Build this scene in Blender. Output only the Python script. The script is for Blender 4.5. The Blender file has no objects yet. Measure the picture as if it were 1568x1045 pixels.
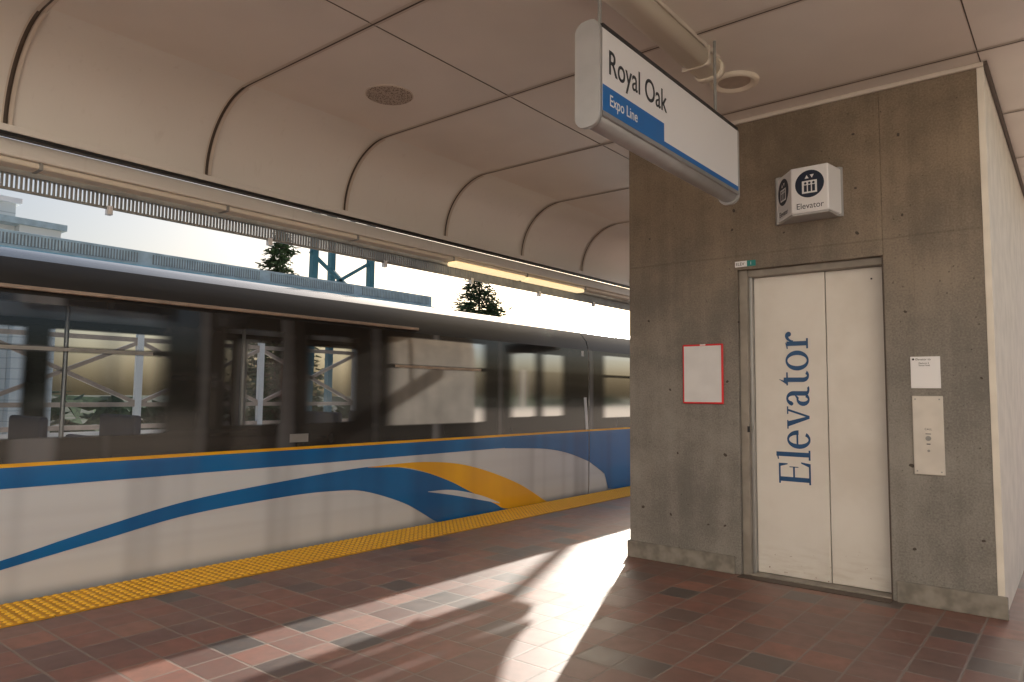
import bpy, bmesh, math, random
from mathutils import Vector, Matrix, noise
random.seed(7)
scene=bpy.context.scene
COL=bpy.context.collection

# ------------------------------------------------------------------ helpers
def empty(name):
    e=bpy.data.objects.new(name,None); COL.objects.link(e); return e
def mesh_obj(name,verts,faces,mat=None,parent=None,smooth=False):
    me=bpy.data.meshes.new(name); me.from_pydata([tuple(v) for v in verts],[],faces); me.update()
    ob=bpy.data.objects.new(name,me); COL.objects.link(ob)
    if mat: me.materials.append(mat)
    if parent: ob.parent=parent
    if smooth:
        for p in me.polygons: p.use_smooth=True
    return ob
def boxes(name,lst,mat,parent=None,bevel=0):
    V=[];F=[]
    for (x0,x1,y0,y1,z0,z1) in lst:
        b=len(V)
        V+=[(x0,y0,z0),(x1,y0,z0),(x1,y1,z0),(x0,y1,z0),(x0,y0,z1),(x1,y0,z1),(x1,y1,z1),(x0,y1,z1)]
        F+=[tuple(b+i for i in f) for f in [(0,3,2,1),(4,5,6,7),(0,1,5,4),(1,2,6,5),(2,3,7,6),(3,0,4,7)]]
    ob=mesh_obj(name,V,F,mat,parent)
    if bevel:
        m=ob.modifiers.new("b","BEVEL"); m.width=bevel; m.segments=2; m.limit_method='ANGLE'
    return ob
def box(name,x0,x1,y0,y1,z0,z1,mat,parent=None,bevel=0):
    return boxes(name,[(x0,x1,y0,y1,z0,z1)],mat,parent,bevel)
def cyl(name,p0,p1,r,mat,parent=None,n=16,r2=None):
    p0=Vector(p0);p1=Vector(p1); d=(p1-p0).normalized()
    a=d.orthogonal().normalized(); b=d.cross(a); r2=r if r2 is None else r2
    V=[];F=[]
    for i in range(n):
        t=2*math.pi*i/n; o=a*math.cos(t)+b*math.sin(t)
        V.append(p0+o*r); V.append(p1+o*r2)
    for i in range(n):
        j=(i+1)%n; F.append((2*i,2*j,2*j+1,2*i+1))
    F.append(tuple(2*i for i in range(n))[::-1]); F.append(tuple(2*i+1 for i in range(n)))
    return mesh_obj(name,V,F,mat,parent)
def beams(name,segs,w,mat,parent=None):
    V=[];F=[]
    for p0,p1 in segs:
        p0=Vector(p0);p1=Vector(p1); d=(p1-p0).normalized()
        up=Vector((1,0,0)) if abs(d.x)<.9 else Vector((0,0,1))
        a=d.cross(up).normalized()*w/2; b=d.cross(a).normalized()*w/2; k=len(V)
        V+=[p0+a+b,p0-a+b,p0-a-b,p0+a-b,p1+a+b,p1-a+b,p1-a-b,p1+a-b]
        F+=[tuple(k+i for i in f) for f in [(0,1,2,3),(7,6,5,4),(0,4,5,1),(1,5,6,2),(2,6,7,3),(3,7,4,0)]]
    return mesh_obj(name,V,F,mat,parent)
def sweep(name,prof,y0,y1,mat,parent=None,closed=False,smooth=True,ny=1):
    n=len(prof);V=[];F=[]
    for k in range(ny+1):
        y=y0+(y1-y0)*k/ny
        V+=[(x,y,z) for x,z in prof]
    for k in range(ny):
        for i in range(n if closed else n-1):
            j=(i+1)%n; F.append((k*n+i,k*n+j,(k+1)*n+j,(k+1)*n+i))
    if closed:
        F.append(tuple(range(n))[::-1]); F.append(tuple(ny*n+i for i in range(n)))
    ob=mesh_obj(name,V,F,mat,parent)
    if smooth:
        for p in ob.data.polygons: p.use_smooth=len(p.vertices)==4
    return ob

# ------------------------------------------------------------------ materials
class NT:
    def __init__(s,name):
        s.m=bpy.data.materials.new(name); s.m.use_nodes=True
        s.t=s.m.node_tree; s.n=s.t.nodes; s.n.clear()
        s.out=s.n.new("ShaderNodeOutputMaterial")
    def N(s,t,**k):
        n=s.n.new(t)
        for a,v in k.items(): setattr(n,a,v)
        return n
    def L(s,a,b): s.t.links.new(a,b)
    def setin(s,sock,v):
        if isinstance(v,bpy.types.NodeSocket): s.L(v,sock)
        elif isinstance(v,(tuple,list)) and len(v)==3 and sock.type=='RGBA': sock.default_value=(*v,1)
        else: sock.default_value=v
    def math(s,op,a,b=0.0,c=None,clamp=False):
        n=s.N("ShaderNodeMath",operation=op,use_clamp=clamp); s.setin(n.inputs[0],a); s.setin(n.inputs[1],b)
        if c is not None: s.setin(n.inputs[2],c)
        return n.outputs[0]
    def mixc(s,f,a,b,blend='MIX'):
        n=s.N("ShaderNodeMix",data_type='RGBA',blend_type=blend)
        s.setin(n.inputs[0],f); s.setin(n.inputs[6],a); s.setin(n.inputs[7],b); return n.outputs[2]
    def pos(s): return s.N("ShaderNodeNewGeometry").outputs['Position']
    def xyz(s):
        n=s.N("ShaderNodeSeparateXYZ"); s.L(s.pos(),n.inputs[0]); return n.outputs
    def mapping(s,scale,loc=(0,0,0)):
        n=s.N("ShaderNodeMapping"); s.L(s.pos(),n.inputs[0]); n.inputs['Scale'].default_value=scale; n.inputs['Location'].default_value=loc; return n.outputs[0]
    def noise(s,scale=(1,1,1),sc=1,detail=4,rough=.55,loc=(0,0,0)):
        n=s.N("ShaderNodeTexNoise"); s.L(s.mapping(scale,loc),n.inputs['Vector']); n.inputs['Scale'].default_value=sc
        n.inputs['Detail'].default_value=detail; n.inputs['Roughness'].default_value=rough; return n.outputs['Fac']
    def ramp(s,v,a,b,lo=0.,hi=1.,smooth=True):
        n=s.N("ShaderNodeMapRange",interpolation_type='SMOOTHSTEP' if smooth else 'LINEAR')
        s.setin(n.inputs[0],v); n.inputs[1].default_value=a; n.inputs[2].default_value=b; n.inputs[3].default_value=lo; n.inputs[4].default_value=hi
        return n.outputs[0]
    def bsdf(s,col,rough=.5,metal=0,spec=.5,normal=None,emit=None,es=0,coat=0,cr=None):
        b=s.N("ShaderNodeBsdfPrincipled"); s.setin(b.inputs['Base Color'],col); s.setin(b.inputs['Roughness'],rough)
        b.inputs['Metallic'].default_value=metal; b.inputs['Specular IOR Level'].default_value=spec; b.inputs['Coat Weight'].default_value=coat
        if cr is not None: b.inputs['Coat Roughness'].default_value=cr
        if normal is not None: s.L(normal,b.inputs['Normal'])
        if emit: b.inputs['Emission Color'].default_value=(*emit,1); b.inputs['Emission Strength'].default_value=es
        return b.outputs[0]
    def bump(s,h,strength=.3,dist=.01):
        n=s.N("ShaderNodeBump"); n.inputs['Strength'].default_value=strength; n.inputs['Distance'].default_value=dist; s.L(h,n.inputs['Height']); return n.outputs[0]
    def fin(s,sh): s.L(sh,s.out.inputs[0]); return s.m
def simple(name,col,rough=.5,metal=0,var=.12,sc=6,spec=.5,emit=None,es=0,coat=0):
    t=NT(name); f=t.noise(sc=sc,detail=2)
    c=t.mixc(t.ramp(f,.3,.7),tuple(c*(1-var) for c in col),tuple(min(1,c*(1+var)) for c in col))
    return t.fin(t.bsdf(c,rough,metal,spec,emit=emit,es=es,coat=coat))
def flat(name,col,rough=.5,metal=0,spec=.5):
    t=NT(name); return t.fin(t.bsdf(col,rough,metal,spec))

def concrete(name,ca,cb,pit=.5,board=True,brown=None):
    t=NT(name)
    n1=t.noise(sc=1.3,detail=7,rough=.66); n2=t.noise(scale=(7,7,.6),sc=1,detail=2); n3=t.noise(sc=75,detail=2)
    f=t.math('ADD',t.math('MULTIPLY',n1,.55),t.math('ADD',t.math('MULTIPLY',n2,.2 if board else .05),t.math('MULTIPLY',n3,.3)))
    c=t.mixc(t.ramp(f,.38,.68),ca,cb)
    o=t.xyz()
    if brown: c=t.mixc(t.ramp(t.math('ADD',o[2],t.math('MULTIPLY',n1,1.2)),1.8,4.2),c,brown,'MULTIPLY')
    h=t.math('MULTIPLY',n3,.35)
    if board:
        fr=t.math('FRACT',t.math('MULTIPLY',o[0],4.1)); line=t.ramp(fr,.0,.03,1,0)
        c=t.mixc(t.math('MULTIPLY',line,t.ramp(n1,.45,.7,0,.28)),c,(.1,.08,.065))
        h=t.math('SUBTRACT',h,t.math('MULTIPLY',line,.2))
        fz=t.math('ABSOLUTE',t.math('SUBTRACT',t.math('ADD',o[2],t.math('MULTIPLY',n1,.03)),2.74)); ll=t.ramp(fz,.003,.012,1,0); c=t.mixc(t.math('MULTIPLY',ll,.25),c,(.09,.075,.06))
    for sc,th,am in ((15,.13,.7),(40,.17,.55)):
        v=t.N("ShaderNodeTexVoronoi",feature='F1'); t.L(t.mapping((1,1,1),(3.1,sc,.7)),v.inputs['Vector']); v.inputs['Scale'].default_value=sc
        ns=t.noise(sc=sc*.4,detail=0,loc=(sc,1,2))
        m=t.math('MULTIPLY',t.ramp(t.math('ADD',v.outputs['Distance'],t.math('MULTIPLY',n3,.1)),th*.7,th*1.25,1,0),t.ramp(ns,.52,.6))
        c=t.mixc(t.math('MULTIPLY',m,am*pit),c,(.05,.042,.035)); h=t.math('SUBTRACT',h,m)
    return t.fin(t.bsdf(c,.85,spec=.25,normal=t.bump(h,.6,.006)))
M_conc=concrete("board_concrete",(.18,.17,.157),(.335,.315,.288),pit=.8,brown=(.92,.77,.62))
M_plinth=simple("plinth_concrete",(.25,.23,.20),.85,var=.25,sc=9)
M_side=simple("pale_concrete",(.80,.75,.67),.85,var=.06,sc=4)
M_guide=simple("guideway_concrete",(.34,.33,.31),.9)

def floor_mat():
    t=NT("quarry_tile"); o=t.xyz(); P=.253
    u=t.math('MULTIPLY',t.math('ADD',o[0],20.07),1/P); v=t.math('MULTIPLY',t.math('ADD',o[1],20.02),1/P)
    fu=t.math('FRACT',u); fv=t.math('FRACT',v)
    du=t.math('MINIMUM',fu,t.math('SUBTRACT',1.,fu)); dv=t.math('MINIMUM',fv,t.math('SUBTRACT',1.,fv))
    e=t.math('MINIMUM',du,dv); wob=t.noise(sc=14,detail=1)
    e=t.math('ADD',e,t.math('MULTIPLY',t.math('SUBTRACT',wob,.5),.03))
    g=t.ramp(e,.016,.040,1,0)
    cb=t.N("ShaderNodeCombineXYZ"); t.L(t.math('FLOOR',u),cb.inputs[0]); t.L(t.math('FLOOR',v),cb.inputs[1])
    w=t.N("ShaderNodeTexWhiteNoise",noise_dimensions='3D'); t.L(cb.outputs[0],w.inputs[0])
    r=t.N("ShaderNodeValToRGB"); r.color_ramp.interpolation='LINEAR'
    els=r.color_ramp.elements
    els[0].position=0; els[0].color=(.045,.036,.035,1); els[1].position=1; els[1].color=(.35,.12,.07,1)
    for p,cc in ((.06,(.055,.042,.04,1)),(.11,(.14,.048,.033,1)),(.4,(.19,.062,.04,1)),(.7,(.26,.083,.05,1)),(.86,(.21,.105,.08,1))):
        x=els.new(p); x.color=cc
    t.L(w.outputs['Value'],r.inputs[0])
    n1=t.noise(sc=9,detail=4); n2=t.noise(sc=.9,detail=2); n3=t.noise(sc=70,detail=1)
    c=t.mixc(t.ramp(n1,.3,.75,0,.5),r.outputs[0],(.115,.062,.047))
    c=t.mixc(t.ramp(n2,.42,.68,0,.22),c,(.24,.15,.115))
    gc=t.mixc(n2,(.15,.12,.10),(.30,.25,.20))
    c=t.mixc(t.math('MULTIPLY',g,.75),c,gc)
    rough=t.math('ADD',t.math('MULTIPLY',n1,.24),t.math('ADD',t.math('MULTIPLY',g,.15),t.math('MULTIPLY',w.outputs['Value'],.2)))
    rough=t.math('ADD',rough,.34)
    h=t.math('SUBTRACT',t.math('ADD',t.math('MULTIPLY',n3,.12),t.math('ADD',t.math('MULTIPLY',n1,.25),t.math('MULTIPLY',w.outputs['Value'],.3))),t.math('MULTIPLY',g,.9))
    return t.fin(t.bsdf(c,rough,spec=1.0,normal=t.bump(h,.4,.004),coat=.8,cr=.55))
M_floor=floor_mat()
M_ceil=simple("ceiling_panel_paint",(.82,.765,.71),.42,var=.03,sc=1.5)
def cove():
    t=NT("canopy_cove_paint"); n=t.noise(scale=(1,.6,1),sc=1.2,detail=1); d=t.noise(scale=(6,6,1),sc=3,detail=3)
    c=t.mixc(t.ramp(n,.3,.7),(.80,.77,.73),(.85,.82,.78)); c=t.mixc(t.ramp(d,.6,.8,0,.2),c,(.55,.49,.43))
    return t.fin(t.bsdf(c,.33,spec=.6))
M_cove=cove()
M_seam=flat("seam_dark",(.10,.075,.06),.6)
M_trim=flat("trim_cream",(.68,.61,.54),.5)
M_galv=simple("galvanised",(.34,.34,.33),.5,.3)
M_alu=simple("aluminium",(.42,.42,.42),.38,.7,var=.06)
M_signgrey=simple("sign_grey",(.46,.46,.47),.4,.3,var=.05)
M_black=flat("black_trim",(.02,.02,.022),.4)
M_white=flat("sign_white",(.86,.86,.89),.3)
M_blue=flat("sign_blue",(.008,.16,.52),.35)
M_text=flat("text_charcoal",(.03,.035,.045))
M_navy=simple("vinyl_navy",(.010,.075,.21),.4,var=.1)
M_red=flat("frame_red",(.75,.025,.035),.4)
def doorm():
    t=NT("elevator_door_paint"); o=t.xyz(); n=t.noise(sc=2.2,detail=5); n2=t.noise(scale=(3,3,16),sc=2,detail=3)
    c=t.mixc(t.ramp(n,.3,.75),(.80,.77,.73),(.71,.67,.62))
    low=t.math('MULTIPLY',t.ramp(o[2],.02,.4,1,0),t.ramp(n2,.4,.75)); c=t.mixc(t.math('MULTIPLY',low,.3),c,(.45,.37,.3))
    v=t.noise(sc=26,detail=2,loc=(4,4,4)); chip=t.math('MULTIPLY',t.ramp(v,.70,.73),t.ramp(o[2],.0,.35,1,0)); c=t.mixc(chip,c,(.25,.14,.09))
    return t.fin(t.bsdf(c,.4,normal=t.bump(n,.1,.003)))
M_door=doorm()
M_frame=simple("door_frame_paint",(.30,.27,.235),.5,var=.15)
M_ybase=simple("tactile_yellow_base",(.62,.29,.012),.6,var=.15,sc=12); M_yellow=flat("tactile_yellow_dome",(.95,.55,.04),.5)  # base darker than domes, painting the shade between them
M_plate=simple("call_plate",(.66,.62,.57),.4,.1,var=.06)
t=NT("fluorescent_tube"); M_lamp=t.fin(t.bsdf((.9,.75,.5),.5,emit=(1,.76,.42),es=1.0))
M_fixture=flat("fixture_cream",(.82,.75,.64),.45)

# ------------------------------------------------------------------ ground, platform, guideway
gr=NT("ground"); gc=gr.mixc(gr.ramp(gr.noise(sc=.05,detail=2),.4,.6),(.10,.12,.07),(.2,.19,.17)); M_ground=gr.fin(gr.bsdf(gc,.95,spec=.1))
mesh_obj("ground",[(-1500,-1500,-7),(1500,-1500,-7),(1500,1500,-7),(-1500,1500,-7)],[(0,1,2,3)],M_ground)
plat=empty("station_platform")
box("slab",-5.95,4.0,-10,45,-.6,-.004,M_guide,plat)
mesh_obj("tiles",[(-5.37,-10,0),(4,-10,0),(4,45,0),(-5.37,45,0)],[(0,1,2,3)],M_floor,plat)
box("edge_coping",-5.95,-5.37,-10,45,-.003,.0,M_plinth,plat)
boxes("piers",[(-5,-3,y,y+1,-7,-.6) for y in range(-8,45,12)],M_guide,plat)
tac=empty("tactile_paving")
pl_=[];y=-3.0
while y<26:
    pl_.append((-5.945,-5.38,y+.003,y+.603,.001,.009)); y+=.61
boxes("base",pl_,M_ybase,tac,.002)
V=[];F=[]
yy=-1.0
while yy<16:
    for k in range(9):
        xx=-5.915+k*.0625; b=len(V)
        for r,z in ((.021,.009),(.013,.0165)):
            for i in range(8):
                a=2*math.pi*i/8; V.append((xx+r*math.cos(a),yy+r*math.sin(a),z))
        for i in range(8):
            j=(i+1)%8; F.append((b+i,b+j,b+8+j,b+8+i))
        F.append(tuple(b+8+i for i in range(8)))
    yy+=.061
mesh_obj("domes",V,F,M_yellow,tac)
guide=empty("guideway")
box("deck",-13.6,-5.95,-60,120,-1.6,-1.15,M_guide,guide)
boxes("rails",[(x,x+.07,-60,120,-1.15,-1.0) for x in (-6.62,-8.05,-10.0,-11.45)],M_galv,guide)
boxes("piers",[(-10.5,-8.5,y,y+1.5,-7,-1.6) for y in range(-50,120,20)],M_guide,guide)

wsn=empty("reflection_screen")  # unseen screen added for light and dark bands reflected in the train
M_wall2=flat("reflection_panel",(.55,.52,.48),.5)
box("parapet",3.6,3.75,-5,45,0,.95,M_wall2,wsn)
boxes("posts",[(3.62,3.72,y,y+.1,0,2.6) for y in (-5,-2,1,4,7,10,13,16,20)],M_wall2,wsn)
box("top_rail",3.6,3.76,-5,45,.951,1.05,M_galv,wsn)
M_bounce=simple("bounce_wall_pale",(.87,.83,.76),.8,var=.03,sc=2)
hs=empty("bounce_house")  # unseen pale building added behind the camera to bounce sunlight
box("walls",-5.4,24,-14,-5.2,-7,13.5,M_bounce,hs)
box("cornice",-5.6,24.2,-14.2,-5.0,13.5,13.8,M_galv,hs)
boxes("windows",[(x,x+1.1,-5.2,-5.18,z,z+1.4) for x in (-4.2,-1.4,6.2,9.0,11.8,14.4) for z in (.6,8.2)],M_black,hs)
box("door",1.6,3.2,-5.2,-5.17,0.001,2.2,M_black,hs)

# ------------------------------------------------------------------ canopy
can=empty("platform_canopy")
YA=.55; XA=.35; YE=10.6
ZC=3.93; R=.62; cx0=-5.05; cz0=ZC-R
prof=[(cx0-R*math.sin(a), cz0+R*math.cos(a)) for a in [math.pi/2*i/14 for i in range(15)]]
sweep("cove_inner",prof,YA,YE,M_cove,can)
box("ceiling",-5.05,XA,YA,YE,ZC,ZC+.06,M_ceil,can)
box("roof_deck",-5.6,XA+.1,YA,YE,ZC+.1,ZC+.2,M_galv,can)
sweep("cove_outer",[(cx0-(R+.09)*math.sin(a), cz0-.03+(R+.17)*math.cos(a)) for a in [math.pi/2*i/10 for i in range(11)]],YA,YE,M_galv,can)
def seam(name,y,w,off,mat):
    pr=[(XA-.05,ZC-off)]+[(cx0-(R-off)*math.sin(a), cz0+(R-off)*math.cos(a)) for a in [math.pi/2*i/16 for i in range(17)]]
    return sweep(name,pr,y-w/2,y+w/2,mat,can)
ys=[1.5+1.425*k for k in range(0,7)]
for y in ys:
    seam("joint_flange",y,.06,.003,M_trim); seam("joint_dark",y,.013,.006,M_seam)
    pr=[]
    for i in range(1,17):
        a=math.pi/2*i/16; pr.append((cx0-(R-.014)*math.sin(a),cz0+(R-.014)*math.cos(a)))
    sweep("rib_edge",pr,y+.010,y+.034,M_trim,can); sweep("rib_edge_b",pr,y-.034,y-.024,M_trim,can); sweep("rib_channel",pr,y-.022,y-.006,M_seam,can)  # pale rib edges and a dark channel strip
for x in (-3.57,-.5):
    box("long_joint_dark",x-.0035,x+.0035,YA,YE,ZC-.003,ZC+.0005,M_seam,can)
box("lip",-5.70,-5.655,YA,YE,3.262,3.31,M_cove,can,.005)
box("lip_gap",-5.72,-5.66,YA,YE,3.235,3.26,M_black,can)
box("light_channel",-5.92,-5.735,YA,YE,3.12,3.24,M_cove,can,.01)
box("channel_bottom",-5.90,-5.76,YA,YE,3.075,3.118,M_fixture,can,.012)
boxes("lamp_tube",[(-5.895,-5.75,y,y+1.36,3.025,3.073) for y in (6.05,7.47)],M_lamp,can,.015)
box("edge_rail",-5.99,-5.93,YA,YE,3.05,3.10,M_galv,can)
boxes("perforated_edge",[(-5.985,-5.965,YA+.03*i,YA+.03*i+.014,2.955,3.05) for i in range(334)],M_galv,can)
box("edge_bead",-5.985,-5.965,YA,YE,2.935,2.954,M_galv,can)
boxes("bracket",[(-6.0,-5.955,y-.02,y+.02,2.89,2.96) for y in [2.3+1.425*k for k in range(-1,6)]],M_white,can)
boxes("tube_joint",[(-5.905,-5.755,y-.012,y+.012,3.07,3.125) for y in [1.75+1.425*k for k in range(0,7)]],M_galv,can)
sp=empty("ceiling_speaker")
t=NT("speaker_mesh"); v=t.N("ShaderNodeTexVoronoi",feature='F1'); t.L(t.pos(),v.inputs['Vector']); v.inputs['Scale'].default_value=75
M_spk=t.fin(t.bsdf(t.mixc(t.ramp(v.outputs['Distance'],.3,.45),(.10,.07,.055),(.5,.43,.37)),.6))
cyl("body",(-4.33,3.74,ZC-.010),(-4.33,3.74,ZC+.01),.185,M_spk,sp,40)
cyl("rim",(-4.33,3.74,ZC-.005),(-4.33,3.74,ZC+.008),.195,M_trim,sp,40)
dl=empty("ceiling_downlight")
def lathe(name,pr,mat,par,c,n=40):
    V=[];F=[]
    for r,z in pr:
        for i in range(n):
            a=2*math.pi*i/n; V.append((c[0]+r*math.cos(a),c[1]+r*math.sin(a),c[2]+z))
    for k in range(len(pr)-1):
        for i in range(n):
            j=(i+1)%n; F.append((k*n+i,k*n+j,(k+1)*n+j,(k+1)*n+i))
    return mesh_obj(name,V,F,mat,par,True)
lathe("trim_ring",[(.185,-.002),(.18,-.022),(.16,-.032),(.145,-.03),(.12,-.010)],M_fixture,dl,(-2.02,5.2,ZC))
lathe("reflector",[(.12,-.010),(.06,-.006),(.001,-.005)],simple("reflector_dull",(.5,.42,.35),.4),dl,(-2.02,5.2,ZC))

lf=empty("ceiling_light_fixture")
def rr(x0,x1,z0,z1,r,n=5):
    P=[]
    for cx_,cz_,a0 in ((x1-r,z1-r,0),(x0+r,z1-r,90),(x0+r,z0+r,180),(x1-r,z0+r,270)):
        for i in range(n+1):
            a=math.radians(a0+90*i/n); P.append((cx_+r*math.cos(a),cz_+r*math.sin(a)))
    return P
sweep("lens",rr(-2.115,-1.925,3.775,3.90,.055),YA,4.70,M_fixture,lf,closed=True)
sweep("end_cap",rr(-2.125,-1.915,3.765,3.91,.06),4.70,4.76,M_fixture,lf,closed=True)
box("spine",-2.10,-1.94,YA,4.74,3.90,3.929,M_trim,lf)
boxes("clips",[(-2.122,-1.918,y,y+.02,3.77,3.905) for y in (4.5,3.3,2.1)],M_trim,lf)
hd=empty("shadow_bar")  # unseen hanging case added to cast a dark bar on the floor
box("case",-5.0,-3.9,9.9,10.05,2.38,2.60,M_black,hd,.01)
boxes("hangers",[(x,x+.03,9.96,9.99,2.60,ZC) for x in (-4.8,-4.2)],M_galv,hd)

# ------------------------------------------------------------------ hanging sign
sg=empty("station_name_sign")
sweep("housing",rr(-2.0,-1.872,2.885,3.43,.055),3.02,4.84,M_signgrey,sg,closed=True)
sweep("end_cap",rr(-2.01,-1.862,2.87,3.435,.06),2.99,3.02,M_signgrey,sg,closed=True)
sweep("end_cap_far",rr(-2.01,-1.862,2.87,3.435,.06),4.84,4.87,M_signgrey,sg,closed=True)
box("face",-1.872,-1.862,3.022,4.838,2.95,3.39,M_white,sg)
box("top_strip",-1.873,-1.858,3.021,4.839,3.391,3.412,M_black,sg)
box("blue_block",-1.863,-1.8595,3.024,3.70,2.952,3.09,M_blue,sg)
box("blue_line",-1.863,-1.8597,3.70,4.836,2.952,2.984,M_blue,sg)
box("bottom_rail",-1.875,-1.857,3.021,4.839,2.925,2.949,M_alu,sg)
for y in (3.04,4.52):
    cyl("rod",(-1.89,y,3.42),(-1.89,y,ZC),.010,M_galv,sg,10)
def text(name,body,size,mat,parent,M,sx=1,align='LEFT',off=0):
    cu=bpy.data.curves.new(name,"FONT"); cu.body=body; cu.size=size; cu.extrude=.0004; cu.align_x=align; cu.offset=off
    cu.materials.append(mat); ob=bpy.data.objects.new(name,cu); COL.objects.link(ob); ob.parent=parent
    ob.matrix_world=M@Matrix.Diagonal((sx,1,1,1)); return ob
def frame(o,u,v):
    u=Vector(u).normalized();v=Vector(v).normalized();w=u.cross(v)
    return Matrix(((u.x,v.x,w.x,o[0]),(u.y,v.y,w.y,o[1]),(u.z,v.z,w.z,o[2]),(0,0,0,1)))
text("name_text","Royal Oak",.185,M_text,sg,frame((-1.8605,3.075,3.165),(0,1,0),(0,0,1)),.84,off=.0012)
text("line_text","Expo Line",.086,M_white,sg,frame((-1.8580,3.085,2.995),(0,1,0),(0,0,1)),.86,off=.0006)

# ------------------------------------------------------------------ elevator shaft
sh=empty("elevator_building")
XL,XR,YF=-3.395,-.49,6.0
DX0,DX1,DZ=-2.33,-1.18,2.60
boxes("front_wall",[(XL,DX0,YF,YF+.25,0,ZC)],M_conc,sh,.006)
boxes("front_wall_right",[(DX1,XR-.04,YF,YF+.25,0,ZC)],M_conc,sh,.006)
box("front_wall_head",DX0,DX1,YF+.0006,YF+.25,DZ,ZC-.001,M_conc,sh)
box("left_wall",XL,XL+.2,YF+.25,9.6,0,ZC,M_conc,sh)
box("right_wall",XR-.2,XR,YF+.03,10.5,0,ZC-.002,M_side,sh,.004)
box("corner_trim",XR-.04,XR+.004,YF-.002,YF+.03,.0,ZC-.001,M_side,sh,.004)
box("back_wall",XL+.2,XR-.2,9.4,9.6,0,ZC,M_conc,sh)
box("plinth_left",XL-.02,DX0-.05,YF-.022,YF+.0,0,.15,M_plinth,sh,.006)
box("plinth_left_side",XL-.02,XL,YF,9.6,0,.15,M_plinth,sh,.004)
box("plinth_right",DX1+.03,XR+.02,YF-.022,YF+.0,0,.155,M_plinth,sh,.006)
box("top_moulding",XL-.0,XR+.01,YF-.03,YF-.001,3.895,ZC-.001,M_trim,sh,.006)
box("top_moulding_side",XR+.001,XR+.03,YF-.03,10.4,3.895,ZC-.0012,M_seam,sh,.006)
box("left_jamb",DX0+.001,DX0+.07,YF+.035,YF+.2,0,DZ-.001,M_frame,sh,.006)
box("jamb_return",DX0+.071,DX0+.095,YF+.085,YF+.2,0,DZ-.03,M_alu,sh,.003)
box("head_frame",DX0+.071,DX1-.012,YF+.06,YF+.2,DZ-.06,DZ-.001,M_frame,sh,.004)
box("right_jamb",DX1-.012,DX1-.001,YF+.01,YF+.2,0,DZ-.002,M_seam,sh)
box("door_leaf_left",DX0+.096,-1.648,YF+.135,YF+.165,.02,DZ-.062,M_door,sh,.004)
box("door_leaf_right",-1.642,DX1-.013,YF+.145,YF+.175,.02,DZ-.062,M_door,sh,.004)
box("door_dark",DX0+.07,DX1-.02,YF+.19,YF+.2,0,DZ-.065,M_black,sh)
box("sill",DX0+.07,DX1-.012,YF+.02,YF+.19,.001,.016,M_frame,sh,.003)
box("sill_edge",DX0-.0,DX1+.0,YF-.10,YF+.019,.0012,.006,M_seam,sh)
boxes("door_stud",[(-1.30,-1.288,YF+.138,YF+.146,2.44,2.452),(DX0+.06,DX0+.08,YF+.028,YF+.036,1.2,1.25)],M_black,sh)
tv=[]
for z in (.45,1.05,1.62,2.2,2.95,3.5):
    for x in (-3.2,-2.98,-2.62,-2.40,-1.08,-.62):
        if random.random()<.45: tv.append((x+random.uniform(-.08,.08),z+random.uniform(-.07,.07)))
for z in (2.85,3.15,3.62):
    for x in (-2.3,-1.9,-1.35,-.95): 
        if random.random()<.5: tv.append((x+random.uniform(-.1,.1),z+random.uniform(-.08,.08)))
V=[];F=[]
for x,z in tv:
    b=len(V); r=random.uniform(.008,.016); n=12; ph=random.uniform(0,6)
    for i in range(n):
        a=2*math.pi*i/n; rr_=r*(1+.2*math.sin(2*a+ph))*random.uniform(.85,1.1); V.append((x+rr_*math.cos(a),YF-.0015,z+rr_*math.sin(a)))
    F.append(tuple(b+i for i in range(n)))
M_hole=flat("tie_hole",(.08,.066,.055),.9)
mesh_obj("tie_holes",V,F,M_hole,sh)

# serif lettering on door leaf
polys=[]
def rect(u0,v0,u1,v1): polys.append([(u0,v0),(u1,v0),(u1,v1),(u0,v1)])
def arc(cu,cv,ru,rv,a0,a1,wu,wv,n=28,taper=None):
    for i in range(n):
        q=[]
        for k in (i,i+1):
            a=math.radians(a0+(a1-a0)*k/n); f=1 if not taper else taper(k/n)
            q.append(((cu+ru*math.cos(a),cv+rv*math.sin(a)),(cu+(ru-wu*f)*math.cos(a),cv+(rv-wv*f)*math.sin(a))))
        polys.append([q[0][0],q[1][0],q[1][1],q[0][1]])
def tri(*p): polys.append(list(p))
u=0; S=.21; T=.08
rect(u+.04,0,u+.42,T); rect(u+.14,0,u+.14+S,1.42); rect(u+.04,1.42-T,u+.98,1.42); rect(u+.42,0,u+1.0,T)
tri((u+1.0,0),(u+1.06,.42),(u+1.0,.42),(u+.85,T)); tri((u+.98,1.42),(u+.98,1.02),(u+.93,1.02),(u+.83,1.36))
rect(u+.3,.70,u+.8,.70+T); tri((u+.8,.54),(u+.84,.54),(u+.84,.94),(u+.8,.94)); u+=1.16
rect(u,0,u+.46,T); rect(u+.14,0,u+.14+S,1.52); tri((u,1.40),(u+.2,1.43),(u+.33,1.52),(u+.0,1.46)); u+=.52
arc(u+.43,.5,.43,.52,0,318,.21,.09); rect(u+.15,.52,u+.85,.52+T); u+=.95
tri((u+.06,1.0),(u+.31,1.0),(u+.59,.0),(u+.46,.0)); tri((u+.82,1.0),(u+.92,1.0),(u+.59,.0),(u+.49,.0)); rect(u-.03,.94,u+.38,1.0); rect(u+.66,.94,u+1.02,1.0); u+=1.03
rect(u+.50,.1,u+.50+S,.74); arc(u+.36,.70,.35,.32,0,165,.21,.09,20); arc(u+.33,.27,.31,.29,60,330,.2,.085,24)
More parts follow.
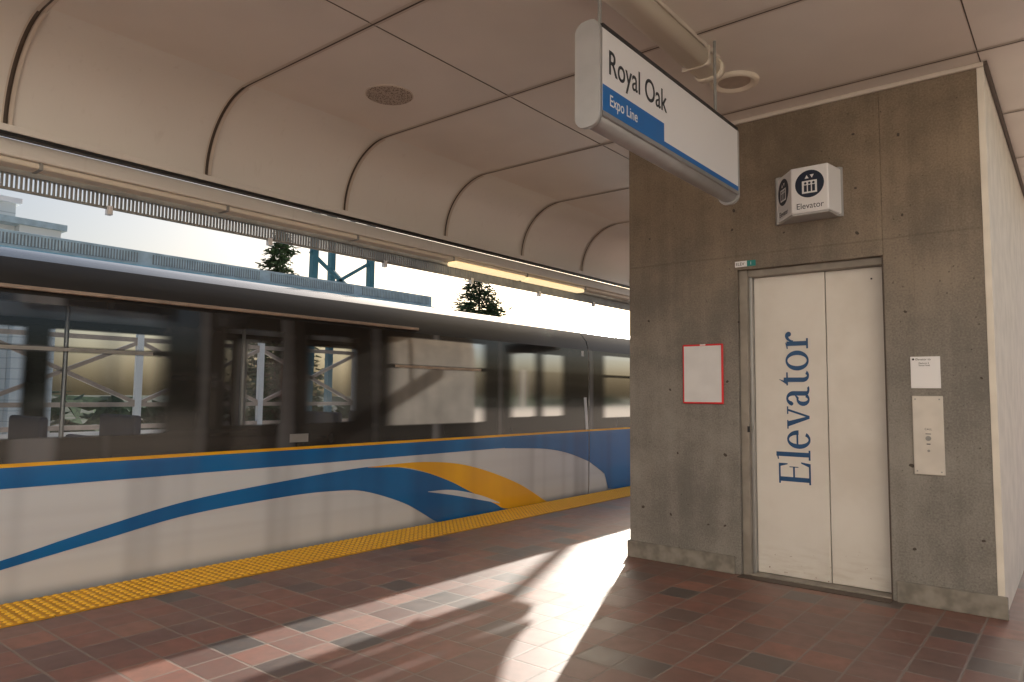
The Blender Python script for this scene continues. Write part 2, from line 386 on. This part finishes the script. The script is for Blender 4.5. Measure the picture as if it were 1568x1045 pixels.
tri((u+.40,.5),(u+.52,.56),(u+.52,.64),(u+.34,.545)); arc(u+.80,.16,.30,.18,180,300,.17,.09,14); arc(u+.12,.79,.09,.09,0,360,.09,.089,14); u+=.98
rect(u+.16,.2,u+.16+S,1.12); rect(u,.93,u+.62,1.0); tri((u,.93),(u+.16,.93),(u+.30,1.32),(u+.28,1.32)); arc(u+.46,.26,.30,.28,180,320,.21,.1,16); u+=.70
arc(u+.47,.5,.47,.52,0,360,.21,.09,36); u+=1.03
rect(u,0,u+.48,T); rect(u+.14,0,u+.14+S,.96); tri((u,.90),(u+.2,.92),(u+.33,1.02),(u,.95)); arc(u+.62,.66,.30,.36,60,180,.08,.14,14); arc(u+.70,.86,.12,.12,0,360,.12,.119,16); u+=.8
sc=1.275/u; xb=-1.787; zb=.775
V=[];F=[]
for i,p in enumerate(polys):
    b=len(V)
    for (a,c) in p: V.append((xb-c*.182,YF+.1335-.00002*i,zb+a*sc))
    F.append(tuple(range(b,b+len(p))))
mesh_obj("door_lettering",V,F,M_navy,sh)

nf=empty("notice_frame")
box("frame",-2.84,-2.46,YF-.02,YF-.001,1.435,1.965,M_red,nf,.008)
M_sheet=simple("notice_sheet",(.78,.78,.80),.25,var=.03)  # plain pale sheet
box("sheet",-2.824,-2.476,YF-.0225,YF-.0195,1.451,1.949,M_sheet,nf)
boxes("clips",[(-2.67,-2.62,YF-.024,YF-.02,1.953,1.963)],M_white,nf)
nt=empty("elevator_notice")
box("plate",-1.015,-.822,YF-.012,YF-.001,1.575,1.81,M_white,nt,.003)
cyl("logo",(-.995,YF-.0125,1.79),(-.995,YF-.0135,1.79),.008,M_text,nt)
text("heading","Elevator to",.022,M_text,nt,frame((-.98,YF-.0135,1.782),(1,0,0),(0,0,1)))
text("lines","Platform 2\nStreet level",.016,M_text,nt,frame((-.96,YF-.0135,1.755),(1,0,0),(0,0,1)))
cp=empty("elevator_call_panel")
box("plate",-1.012,-.812,YF-.016,YF-.001,.945,1.52,M_plate,cp,.006)
boxes("screws",[(x,x+.01,YF-.018,YF-.0155,z,z+.01) for x in (-.995,-.84) for z in (.965,1.49)],M_galv,cp)
cyl("button",(-.912,YF-.015,1.21),(-.912,YF-.026,1.21),.018,M_galv,cp)
cyl("key_switch",(-.912,YF-.015,1.12),(-.912,YF-.024,1.12),.009,M_galv,cp)
text("label","CALL",.02,M_text,cp,frame((-.935,YF-.0165,1.27),(1,0,0),(0,0,1)))
boxes("arrow",[(-.93,-.895,YF-.0172,YF-.0158,1.24,1.245),(-.925,-.9,YF-.0172,YF-.0158,1.165,1.172)],M_text,cp)
lb=empty("elevator_number_label")
box("plate",-2.345,-2.24,YF-.006,YF-.001,2.625,2.675,M_white,lb)
box("plate_teal",-2.239,-2.165,YF-.006,YF-.001,2.625,2.675,flat("teal",(.02,.25,.24),.5),lb)
text("t","ELEV",.038,M_text,lb,frame((-2.338,YF-.0065,2.637),(1,0,0),(0,0,1)),.95)
text("t2","1",.038,M_white,lb,frame((-2.215,YF-.0065,2.637),(1,0,0),(0,0,1)))

es=empty("elevator_sign")
def prism(name,pts,z0,z1,mat,par,bev=.012):
    n=len(pts); V=[(x,y,z0) for x,y in pts]+[(x,y,z1) for x,y in pts]
    F=[tuple(range(n))[::-1],tuple(range(n,2*n))]+[(i,(i+1)%n,n+(i+1)%n,n+i) for i in range(n)]
    ob=mesh_obj(name,V,F,mat,par)
    if bev:
        m=ob.modifiers.new("b","BEVEL"); m.width=bev; m.segments=3; m.limit_method='ANGLE'
    return ob
P=[(-1.98,5.998),(-1.78,5.75),(-1.497,5.75),(-1.46,5.998)]
prism("body",P,2.96,3.33,M_white,es,.012)
prism("back_band",[(-1.99,5.999),(-1.968,5.965),(-1.47,5.965),(-1.45,5.999)],2.945,3.345,M_signgrey,es,.003)
prism("underside",[(-1.965,5.985),(-1.775,5.76),(-1.50,5.76),(-1.48,5.985)],2.944,2.961,M_signgrey,es,.0)
def picto(fr,s,par):
    def pt(a,b,c=0): return fr@Vector((a*s,b*s,c))
    n=36
    V=[pt(.5*math.cos(2*math.pi*i/n),.5*math.sin(2*math.pi*i/n),.001) for i in range(n)]
    mesh_obj("disc",V,[tuple(range(n))],M_navy2,par)
    def rc(a0,b0,a1,b1,mat,d):
        mesh_obj("picto",[pt(a0,b0,d),pt(a1,b0,d),pt(a1,b1,d),pt(a0,b1,d)],[(0,1,2,3)],mat,par)
    rc(-.26,-.34,.26,.12,M_white,.0016)
    for k in (-.14,.0,.14):
        rc(k-.05,-.28,k+.05,-.04,M_navy2,.0022)
        V=[pt(k+.045*math.cos(2*math.pi*i/12),.03+.045*math.sin(2*math.pi*i/12),.0022) for i in range(12)]
        mesh_obj("picto",V,[tuple(range(12))],M_navy2,par)
    mesh_obj("picto",[pt(-.16,.2,.0016),pt(-.02,.2,.0016),pt(-.09,.33,.0016)],[(0,1,2)],M_white,par)
    mesh_obj("picto",[pt(.02,.33,.0016),pt(.09,.2,.0016),pt(.16,.33,.0016)],[(0,1,2)],M_white,par)
M_navy2=flat("pictogram_navy",(.012,.022,.05),.4)
picto(frame((-1.638,5.75,3.185),(1,0,0),(0,0,1)),.22,es)
text("t","Elevator",.066,M_navy2,es,frame((-1.638,5.7492,2.99),(1,0,0),(0,0,1)),.95,'CENTER')
d=(Vector((-1.78,5.75,0))-Vector((-1.98,5.998,0))).normalized()
nrm=d.cross(Vector((0,0,1)))
c=Vector((-1.88,5.874,3.185))+nrm*.001
picto(frame(c,d,(0,0,1)),.22,es)
text("t","Elevator",.06,M_navy2,es,frame((c.x+nrm.x*.001,c.y+nrm.y*.001,2.99),d,(0,0,1)),.9,'CENTER')

# ------------------------------------------------------------------ train
def skin():
    t=NT("train_window_band")
    at=t.N("ShaderNodeAttribute",attribute_name="glass"); mask=t.ramp(at.outputs['Fac'],0,1)
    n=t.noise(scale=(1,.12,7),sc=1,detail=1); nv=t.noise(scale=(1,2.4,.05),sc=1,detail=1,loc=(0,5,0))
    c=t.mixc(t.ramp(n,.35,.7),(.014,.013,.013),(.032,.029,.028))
    c=t.mixc(t.ramp(nv,.54,.72,0,.9),c,(.22,.23,.26))  # lighter vertical streaks in the colour imitate reflections
    body=t.bsdf(c,.12,spec=.6,coat=.4)
    tr=t.N("ShaderNodeBsdfTransparent"); tint=t.mixc(t.ramp(nv,.35,.65),(.93,.97,1.0),(.74,.78,.83)); t.L(tint,tr.inputs[0])
    gl=t.N("ShaderNodeBsdfGlossy"); gl.inputs['Roughness'].default_value=.07
    fr=t.N("ShaderNodeFresnel"); fr.inputs[0].default_value=1.55
    mx=t.N("ShaderNodeMixShader"); t.L(t.math('MULTIPLY_ADD',fr.outputs[0],1.0,.04),mx.inputs[0]); t.L(tr.outputs[0],mx.inputs[1]); t.L(gl.outputs[0],mx.inputs[2])
    m2=t.N("ShaderNodeMixShader"); t.L(mask,m2.inputs[0]); t.L(body,m2.inputs[1]); t.L(mx.outputs[0],m2.inputs[2])
    return t.fin(m2.outputs[0])
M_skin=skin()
def pat(off):
    W=[]
    for a,b in ((-6.6,-5.0),(-4.9,-3.3),(.55,2.76),(5.32,6.85)):
        W+=[(a+off,b+off,1.15,1.79),(a+off,b+off,1.83,2.14)]
    for a,b in ((-2.6,-2.1),(-1.75,-1.25),(3.42,3.88),(4.28,4.74),(7.45,7.95),(8.15,8.62)):
        W.append((a+off,b+off,1.2,2.08))
    return W
def band(name,W,y0,y1,XS,par,s=.12,sz=.012):
    ys_=sorted(set([y0,y1]+[round(v+d,4) for w_ in W for v in (w_[0],w_[1]) for d in (-s,0,s) if y0<v+d<y1]))
    zs=sorted(set([.965,2.2]+[round(v+d,4) for w_ in W for v in (w_[2],w_[3]) for d in (-sz,sz)]))
    def cl(v): return max(0,min(1,v))
    def g(y,z):
        m=0
        for a,b,c_,d_ in W:
            m=max(m,cl((y-a+s)/(2*s))*cl((b+s-y)/(2*s))*cl((z-c_+sz)/(2*sz))*cl((d_+sz-z)/(2*sz)))
        return m
    V=[];A=[];F=[];nz=len(zs)
    for y in ys_:
        for z in zs: V.append((XS(z),y,z)); A.append(g(y,z))
    for i in range(len(ys_)-1):
        for k in range(nz-1): F.append((i*nz+k,i*nz+k+1,(i+1)*nz+k+1,(i+1)*nz+k))
    ob=mesh_obj(name,V,F,M_skin,par,True)
    at=ob.data.attributes.new("glass",'FLOAT','POINT')
    for i,a in enumerate(A): at.data[i].value=a
    return ob
def tbody():
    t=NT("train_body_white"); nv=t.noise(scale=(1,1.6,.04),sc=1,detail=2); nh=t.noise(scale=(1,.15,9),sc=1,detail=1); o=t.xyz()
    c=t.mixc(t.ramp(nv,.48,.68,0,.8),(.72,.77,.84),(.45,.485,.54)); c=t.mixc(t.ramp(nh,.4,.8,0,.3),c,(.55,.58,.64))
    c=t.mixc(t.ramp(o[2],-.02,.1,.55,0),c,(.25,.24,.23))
    return t.fin(t.bsdf(c,.25,coat=.6))
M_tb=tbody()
def tpaint(name,c1,c2):
    t=NT(name); nv=t.noise(scale=(1,1.6,.04),sc=1,detail=2)
    return t.fin(t.bsdf(t.mixc(t.ramp(nv,.35,.7),c1,c2),.28,coat=.4))
M_tblue=tpaint("train_blue",(.001,.17,.50),(.003,.11,.35)); M_tyel=tpaint("train_yellow",(1.0,.53,.01),(.85,.42,.015))
M_troof=simple("train_roof",(.05,.075,.10),.22,.2,var=.3,sc=2,coat=.5)
M_tdark=flat("train_dark",(.02,.02,.02)); M_tint=flat("train_interior",(.70,.69,.68),.6); M_seat=flat("seat_blue",(.03,.05,.12),.7)
M_tedge=simple("train_roof_edge",(.24,.46,.60),.3,.2,var=.15,coat=.4)
M_brown_metal=simple("brown_metal",(.5,.39,.32),.3,.4)
def catmull(P,n=8):
    out=[]
    for i in range(len(P)-1):
        p0=P[max(i-1,0)];p1=P[i];p2=P[i+1];p3=P[min(i+2,len(P)-1)]
        for k in range(n):
            s=k/n
            out.append(tuple(.5*((2*p1[j])+(-p0[j]+p2[j])*s+(2*p0[j]-5*p1[j]+4*p2[j]-p3[j])*s*s+(-p0[j]+3*p1[j]-3*p2[j]+p3[j])*s**3) for j in (0,1)))
    out.append(P[-1]); return out
def ribbon(name,up,lo,x,mat,par,off=0,n=60):
    U=catmull(up);Lw=catmull(lo)
    def at(C,y):
        for a,b in zip(C,C[1:]):
            if a[0]<=y<=b[0]: return a[1]+(b[1]-a[1])*(y-a[0])/max(1e-6,b[0]-a[0])
        return C[-1][1] if y>C[-1][0] else C[0][1]
    y0=min(U[0][0],Lw[0][0]); y1=max(U[-1][0],Lw[-1][0]); V=[];F=[]
    for k in range(n+1):
        y=y0+(y1-y0)*k/n; a=max(at(U,y),.0); b=max(min(at(Lw,y),a),.0)
        V+=[(x,y+off,a),(x,y+off,b)]
    for k in range(n): F.append((2*k,2*k+1,2*k+3,2*k+2))
    return mesh_obj(name,V,F,mat,par)
def car(y0,y1,off):
    e=empty("train_car")
    XC=-7.3
    def both(name,prof,a,b,mat,**k):
        sweep(name,prof,a,b,mat,e,**k); sweep(name+"_far",[(2*XC-x,z) for x,z in prof],a,b,mat,e,**k)
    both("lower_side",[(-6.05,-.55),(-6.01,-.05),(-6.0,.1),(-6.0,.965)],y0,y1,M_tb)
    xs=lambda z: -6.0-(.012*max(0,(z-1.95))/.25)
    W=pat(off)
    WF=[]; yy=y0+.3
    while yy<y1-2: WF.append((yy,yy+2.05,1.0,2.16)); yy+=2.3
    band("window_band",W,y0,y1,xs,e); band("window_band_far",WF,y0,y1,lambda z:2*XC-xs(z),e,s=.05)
    both("cantrail",[(-6.012,2.2),(-6.06,2.35),(-6.18,2.485)],y0,y1,M_tdark)
    both("roof_edge",[(-6.18,2.485),(-6.3,2.55),(-6.5,2.607)],y0,y1,M_troof)
    both("roof_highlight",[(-6.5,2.607),(-6.7,2.64),(-6.95,2.665)],y0,y1,M_tedge)  # light blue strip paints the sky's reflection along the roof top
    sweep("roof",[(-6.95,2.665),(-7.3,2.68),(-7.65,2.665)],y0,y1,M_troof,e)
    box("floor",-8.55,-6.05,y0,y1,-.05,-.0,M_tint,e); box("inner_ceiling",-8.5,-6.1,y0,y1,2.25,2.28,M_tint,e)
    box("underframe",-8.4,-6.15,y0+.2,y1-.2,-.8,-.1,M_tdark,e)
    V=[(-6.01,0),(-6.0,.965),(-6.012,2.2),(-6.18,2.475),(-6.5,2.6),(-7.3,2.67)]; V=V+[(2*XC-x,z) for x,z in V[::-1][1:]]
    for y in (y0,y1):
        mesh_obj("end_wall",[(x,y,z) for x,z in V],[tuple(range(len(V)))],M_tint,e)
    st=[]
    yy=y0+.8
    while yy<y1-1:
        if not any(a<yy-off<b for a,b in ((-2.8,-1.0),(3.2,4.9),(7.2,8.9))):
            st+=[(-7.0,-6.12,yy,yy+.45,.4,.48),(-7.0,-6.12,yy+.42,yy+.5,.48,1.12),(-8.48,-7.6,yy,yy+.45,.4,.48),(-8.48,-7.6,yy+.42,yy+.5,.48,1.25)]
        yy+=.85
    boxes("seats",st,M_seat,e,.03)
    for yy in [y0+1.2+1.7*k for k in range(int((y1-y0-1.5)/1.7))]:
        cyl("pole",(-7.0,yy,0),(-7.0,yy,2.25),.02,M_alu,e,8)
    x=-5.9965
    box("yellow_line",x-.001,x+.001,y0,y1,.948,.975,M_tyel,e)
    box("drip_rail_highlight",-6.03,-5.985,off+.6,off+5.7,2.232,2.262,M_brown_metal,e,.006)  # rail coloured pale brown to imitate a reflected highlight line
    box("hopper_bar",-6.004,-5.990,off+.62,off+2.70,1.795,1.822,M_galv,e); box("hopper_bar_rear",-6.004,-5.990,off+5.36,off+6.8,1.795,1.822,M_brown_metal,e)
    boxes("label",[(x-.001,x+.0008,off+4.03,off+4.24,1.02,1.10)],M_alu,e)
    return e
c1=car(-9,9.33,0)
c2=car(9.35,27.5,16.4)
x=-5.9963
# pale raked strip imitating the glare streak at the end of the near car
mesh_obj("glare_streak",[(-5.9945,9.24,.98),(-5.9945,9.32,.98),(-6.008,9.20,2.18),(-6.008,9.13,2.18)],[(0,1,2,3)],M_tb,c1)
mesh_obj("blue_band",[(x,-8.9,.80),(x,9.33,.80),(x,9.33,.947),(x,-8.9,.947)],[(0,1,2,3)],M_tblue,c1)
ribbon("swoosh_blue",[(-1,.02),(.2,.08),(1.0,.175),(1.72,.30),(2.35,.44),(3.07,.575),(4.02,.66),(4.9,.715),(5.3,.70),(5.74,.62),(6.28,.47),(6.7,.30),(7.0,.2),(7.4,.0)],
 [(-1,.0),(.2,.03),(1.0,.11),(1.72,.235),(2.35,.34),(3.07,.455),(4.03,.51),(4.6,.505),(4.98,.46),(5.55,.27),(6.0,.03),(6.1,0),(7.4,0)],-5.9958,M_tblue,c1,n=120)
ribbon("swoosh_yellow",[(5.0,.715),(5.84,.715),(6.63,.61),(7.54,.33),(8.2,.02),(8.3,0)],[(5.0,.712),(5.5,.675),(5.84,.60),(6.28,.45),(6.6,.31),(7.1,.1),(7.4,.0),(8.3,0)],-5.9953,M_tyel,c1,n=80)
ribbon("swoosh_sliver",[(5.9,.37),(6.3,.35),(6.8,.24),(7.2,.1)],[(5.9,.365),(6.3,.29),(6.8,.18),(7.2,.09)],-5.9950,M_tb,c1,n=40)
ribbon("swoosh_right",[(7.3,.80),(8,.80),(9.33,.80)],[(7.3,.795),(8.2,.74),(8.8,.64),(9.33,.49)],-5.9959,M_tblue,c1,n=40)
ribbon("swoosh",[(9.35,.947),(12,.947),(20,.947),(27,.947)],[(9.35,.48),(9.8,.26),(10.15,.0),(14,0),(20,0),(27,0)],-5.9959,M_tblue,c2,n=160)

# ------------------------------------------------------------------ opposite side
M_steel=simple("steel_light_blue",(.40,.51,.58),.5,.1); M_teal=simple("steel_teal",(.04,.15,.20),.5)
op=empty("opposite_platform")
box("slab",-17,-12.05,-20,45,-.6,0,flat("pale_paving",(.6,.58,.54),.8),op); boxes("piers",[(-15,-14,y,y+1,-7,-.6) for y in range(-18,45,12)],M_guide,op)
ws=empty("opposite_windscreen")
M_pane=flat("windscreen_pane",(.80,.80,.80),.4)
segs=[]
boxes("posts",[(-12.06,-11.98,y-.05,y+.05,0,3.5) for y in [-8+2.2*k for k in range(10)]],M_pane,ws)
boxes("rails",[(-12.05,-11.99,-8.5,11.8,z,z+.07) for z in (.9,1.25,2.3)],M_brown_metal,ws)
for k in range(9):
    a=-8+2.2*k
    segs+=[((-12.02,a,1.3),(-12.02,a+2.2,2.3)),((-12.02,a+2.2,1.3),(-12.02,a,2.3))]
beams("bracing",segs,.06,M_brown_metal,ws)
box("panels",-12.4,-12.36,-8.5,11.8,0,.85,M_pane,ws)
box("fascia",-12.1,-11.98,-8.5,11.8,3.48,3.80,M_steel,ws,.01)
boxes("grille",[(-11.985,-11.972,-8+2.2*k+.12,-8+2.2*k+2.08,3.60,3.76) for k in range(9)],flat("grille_grey",(.22,.24,.255),.6),ws)
gs=[]
for k in range(9):
    for j in range(44): gs.append((-11.973,-11.962,-8+2.2*k+.14+j*.044,-8+2.2*k+.162+j*.044,3.60,3.76))
boxes("grille_slats",gs,M_steel,ws)
box("drain_pipe",-11.99,-11.9,-8.5,11.8,3.49,3.55,M_tedge,ws)
ts=empty("steel_tower")
segs=[((-14,9.7,-7),(-14,9.95,7)),((-14,11.6,-7),(-14,11.6,7)),((-15.6,11.6,-7),(-15.6,11.6,7))]
beams("legs",segs,.15,M_teal,ts)
segs=[]
for z in (3.6,4.9,6.2):
    segs+=[((-14,9.8,z+.1),(-14,11.6,z+1.2)),((-14,11.6,z),(-14,9.8,z+1.2)),((-14,11.6,z),(-15.6,11.6,z+1.2))]
beams("braces",segs,.07,M_teal,ts)
SL=1.18
up=empty("shadow_pole")  # unseen pole added to cast the shadow stripe across the platform
px=-10.6; py=(-1.555-px*.926)/.377
cyl("shaft",(px,py,-1.15),(px,py,13),.085,M_galv,up,12)
cyl("arm",(px,py,12.6),(px+1.6,py,12.9),.05,M_galv,up,10)
box("pole_head",px+1.2,px+1.9,py-.12,py+.12,12.85,12.98,M_galv,up,.02)
bd=empty("grey_building")
t=NT("siding"); o=t.xyz(); f=t.math('FRACT',t.math('MULTIPLY',o[2],4.)); M_sid=t.fin(t.bsdf(t.mixc(t.ramp(f,.0,.14,1,0),(.66,.70,.72),(.4,.44,.46)),.6))
box("upper_block",-30,-20,-16,5.6,-7,6.0,M_sid,bd); box("upper_cap",-30.1,-19.9,-16.1,5.7,6.0,6.12,M_white,bd)
box("lower_block",-30,-19.7,5.61,6.5,-7,5.45,M_sid,bd); box("lower_cap",-30.1,-19.6,5.0,6.6,5.45,5.6,M_steel,bd)
boxes("windows",[(-19.995,-19.98,-12+3*k,-10.4+3*k,3,4.6) for k in range(5)],M_black,bd)

M_needle=simple("conifer_foliage",(.06,.095,.045),.8,var=.4,sc=1.3,spec=.2); M_bark=flat("bark",(.1,.07,.05),.9)
def conifer(x,y,z0,top,rad,seed=1,pw=.72):
    rnd=random.Random(seed); e=empty("pine_tree"); H=top-z0
    cyl("trunk",(x,y,z0),(x,y,top-.2),.25,M_bark,e,8,.03)
    V=[];F=[];segs=[]
    z=z0+H*.3
    while z<top-.1:
        f=(top-z)/(H*.85); rr0=rad*(f**pw)+.12
        for k in range(max(6,int(7+7*f))):
            a=rnd.uniform(0,6.283); L=rr0*rnd.uniform(.5,1.2); dz=-L*rnd.uniform(.0,.3)
            tip=Vector((x+math.cos(a)*L,y+math.sin(a)*L,z+dz))
            segs.append(((x,y,z),tuple(tip)))
            nn=int(8+L*22)
            for q in range(nn):
                s=rnd.uniform(.15,1); p=Vector((x,y,z)).lerp(tip,s)+Vector((rnd.gauss(0,.09),rnd.gauss(0,.09),rnd.gauss(0,.06)))*(1.0+.5*L)
                d=Vector((math.cos(a)+rnd.gauss(0,.5),math.sin(a)+rnd.gauss(0,.5),rnd.gauss(-.1,.3))).normalized()
                sd=d.cross(Vector((rnd.gauss(0,1),rnd.gauss(0,1),1))).normalized()*rnd.uniform(.03,.07); l=rnd.uniform(.1,.26); b=len(V)
                V+=[p-sd,p+sd,p+d*l+sd*.3,p+d*l-sd*.3]; F.append((b,b+1,b+2,b+3))
        z+=rnd.uniform(.12,.24)
    beams("limbs",segs,.03,M_bark,e); mesh_obj("foliage",V,F,M_needle,e)
conifer(-24.7,15.9,-7,8.0,2.9,seed=3,pw=.85)
conifer(-23.0,25.9,-7,7.8,4.0,seed=5)
def mass(name,R0,h,seed):
    rnd=random.Random(seed); V=[];F=[]
    for i in range(3500):
        a=rnd.uniform(0,2*math.pi); r=R0+rnd.uniform(-12,12); hh=h*(.6+.55*noise.noise(Vector((math.cos(a)*9,math.sin(a)*9,seed))))
        z=-7+rnd.uniform(0,1)**.8*hh; c=Vector((r*math.cos(a),r*math.sin(a),z)); b=len(V)
        for k in range(4):
            V.append(c+Vector((rnd.gauss(0,2.2),rnd.gauss(0,2.2),rnd.gauss(0,1.3))))
        F+=[(b,b+1,b+2),(b,b+2,b+3),(b,b+1,b+3)]
    mesh_obj(name,V,F,M_needle)
mass("distant_trees",150,11,2)

# ------------------------------------------------------------------ light
el=math.atan(SL*.377); az=Vector((-.377,.926)).normalized()
sd=Vector((az.x*math.cos(el),az.y*math.cos(el),math.sin(el)))
sl=bpy.data.lights.new("sun","SUN"); sl.energy=5; sl.angle=math.radians(.5); sl.color=(1,.93,.83)
so=bpy.data.objects.new("sun",sl); COL.objects.link(so); so.rotation_euler=(-sd).to_track_quat('-Z','Y').to_euler()
w=bpy.data.worlds.new("World"); scene.world=w; w.use_nodes=True
bg=w.node_tree.nodes['Background']; sk=w.node_tree.nodes.new("ShaderNodeTexSky"); sk.sky_type='NISHITA'; sk.sun_disc=False
sk.sun_elevation=el; sk.sun_rotation=math.atan2(sd.x,sd.y); sk.air_density=1.0; sk.dust_density=5; sk.ozone_density=1
w.node_tree.links.new(sk.outputs[0],bg.inputs[0]); bg.inputs[1].default_value=.15

# ------------------------------------------------------------------ camera
ca=bpy.data.cameras.new("camera"); ca.sensor_width=36; ca.lens=24.98; ca.clip_end=5000; ca.clip_start=.05
co=bpy.data.objects.new("camera",ca); COL.objects.link(co)
X=Vector((.77844,.04002,.62644)); Y=Vector((.62765,-.06453,-.77582)); Z=Vector((.00938,.99711,-.07535))
m=Matrix((X,Y,Z)).to_4x4(); m.translation=(0,0,1.5); co.matrix_world=m
scene.camera=co
scene.view_settings.view_transform='Standard'; scene.view_settings.look='None'; scene.view_settings.exposure=0
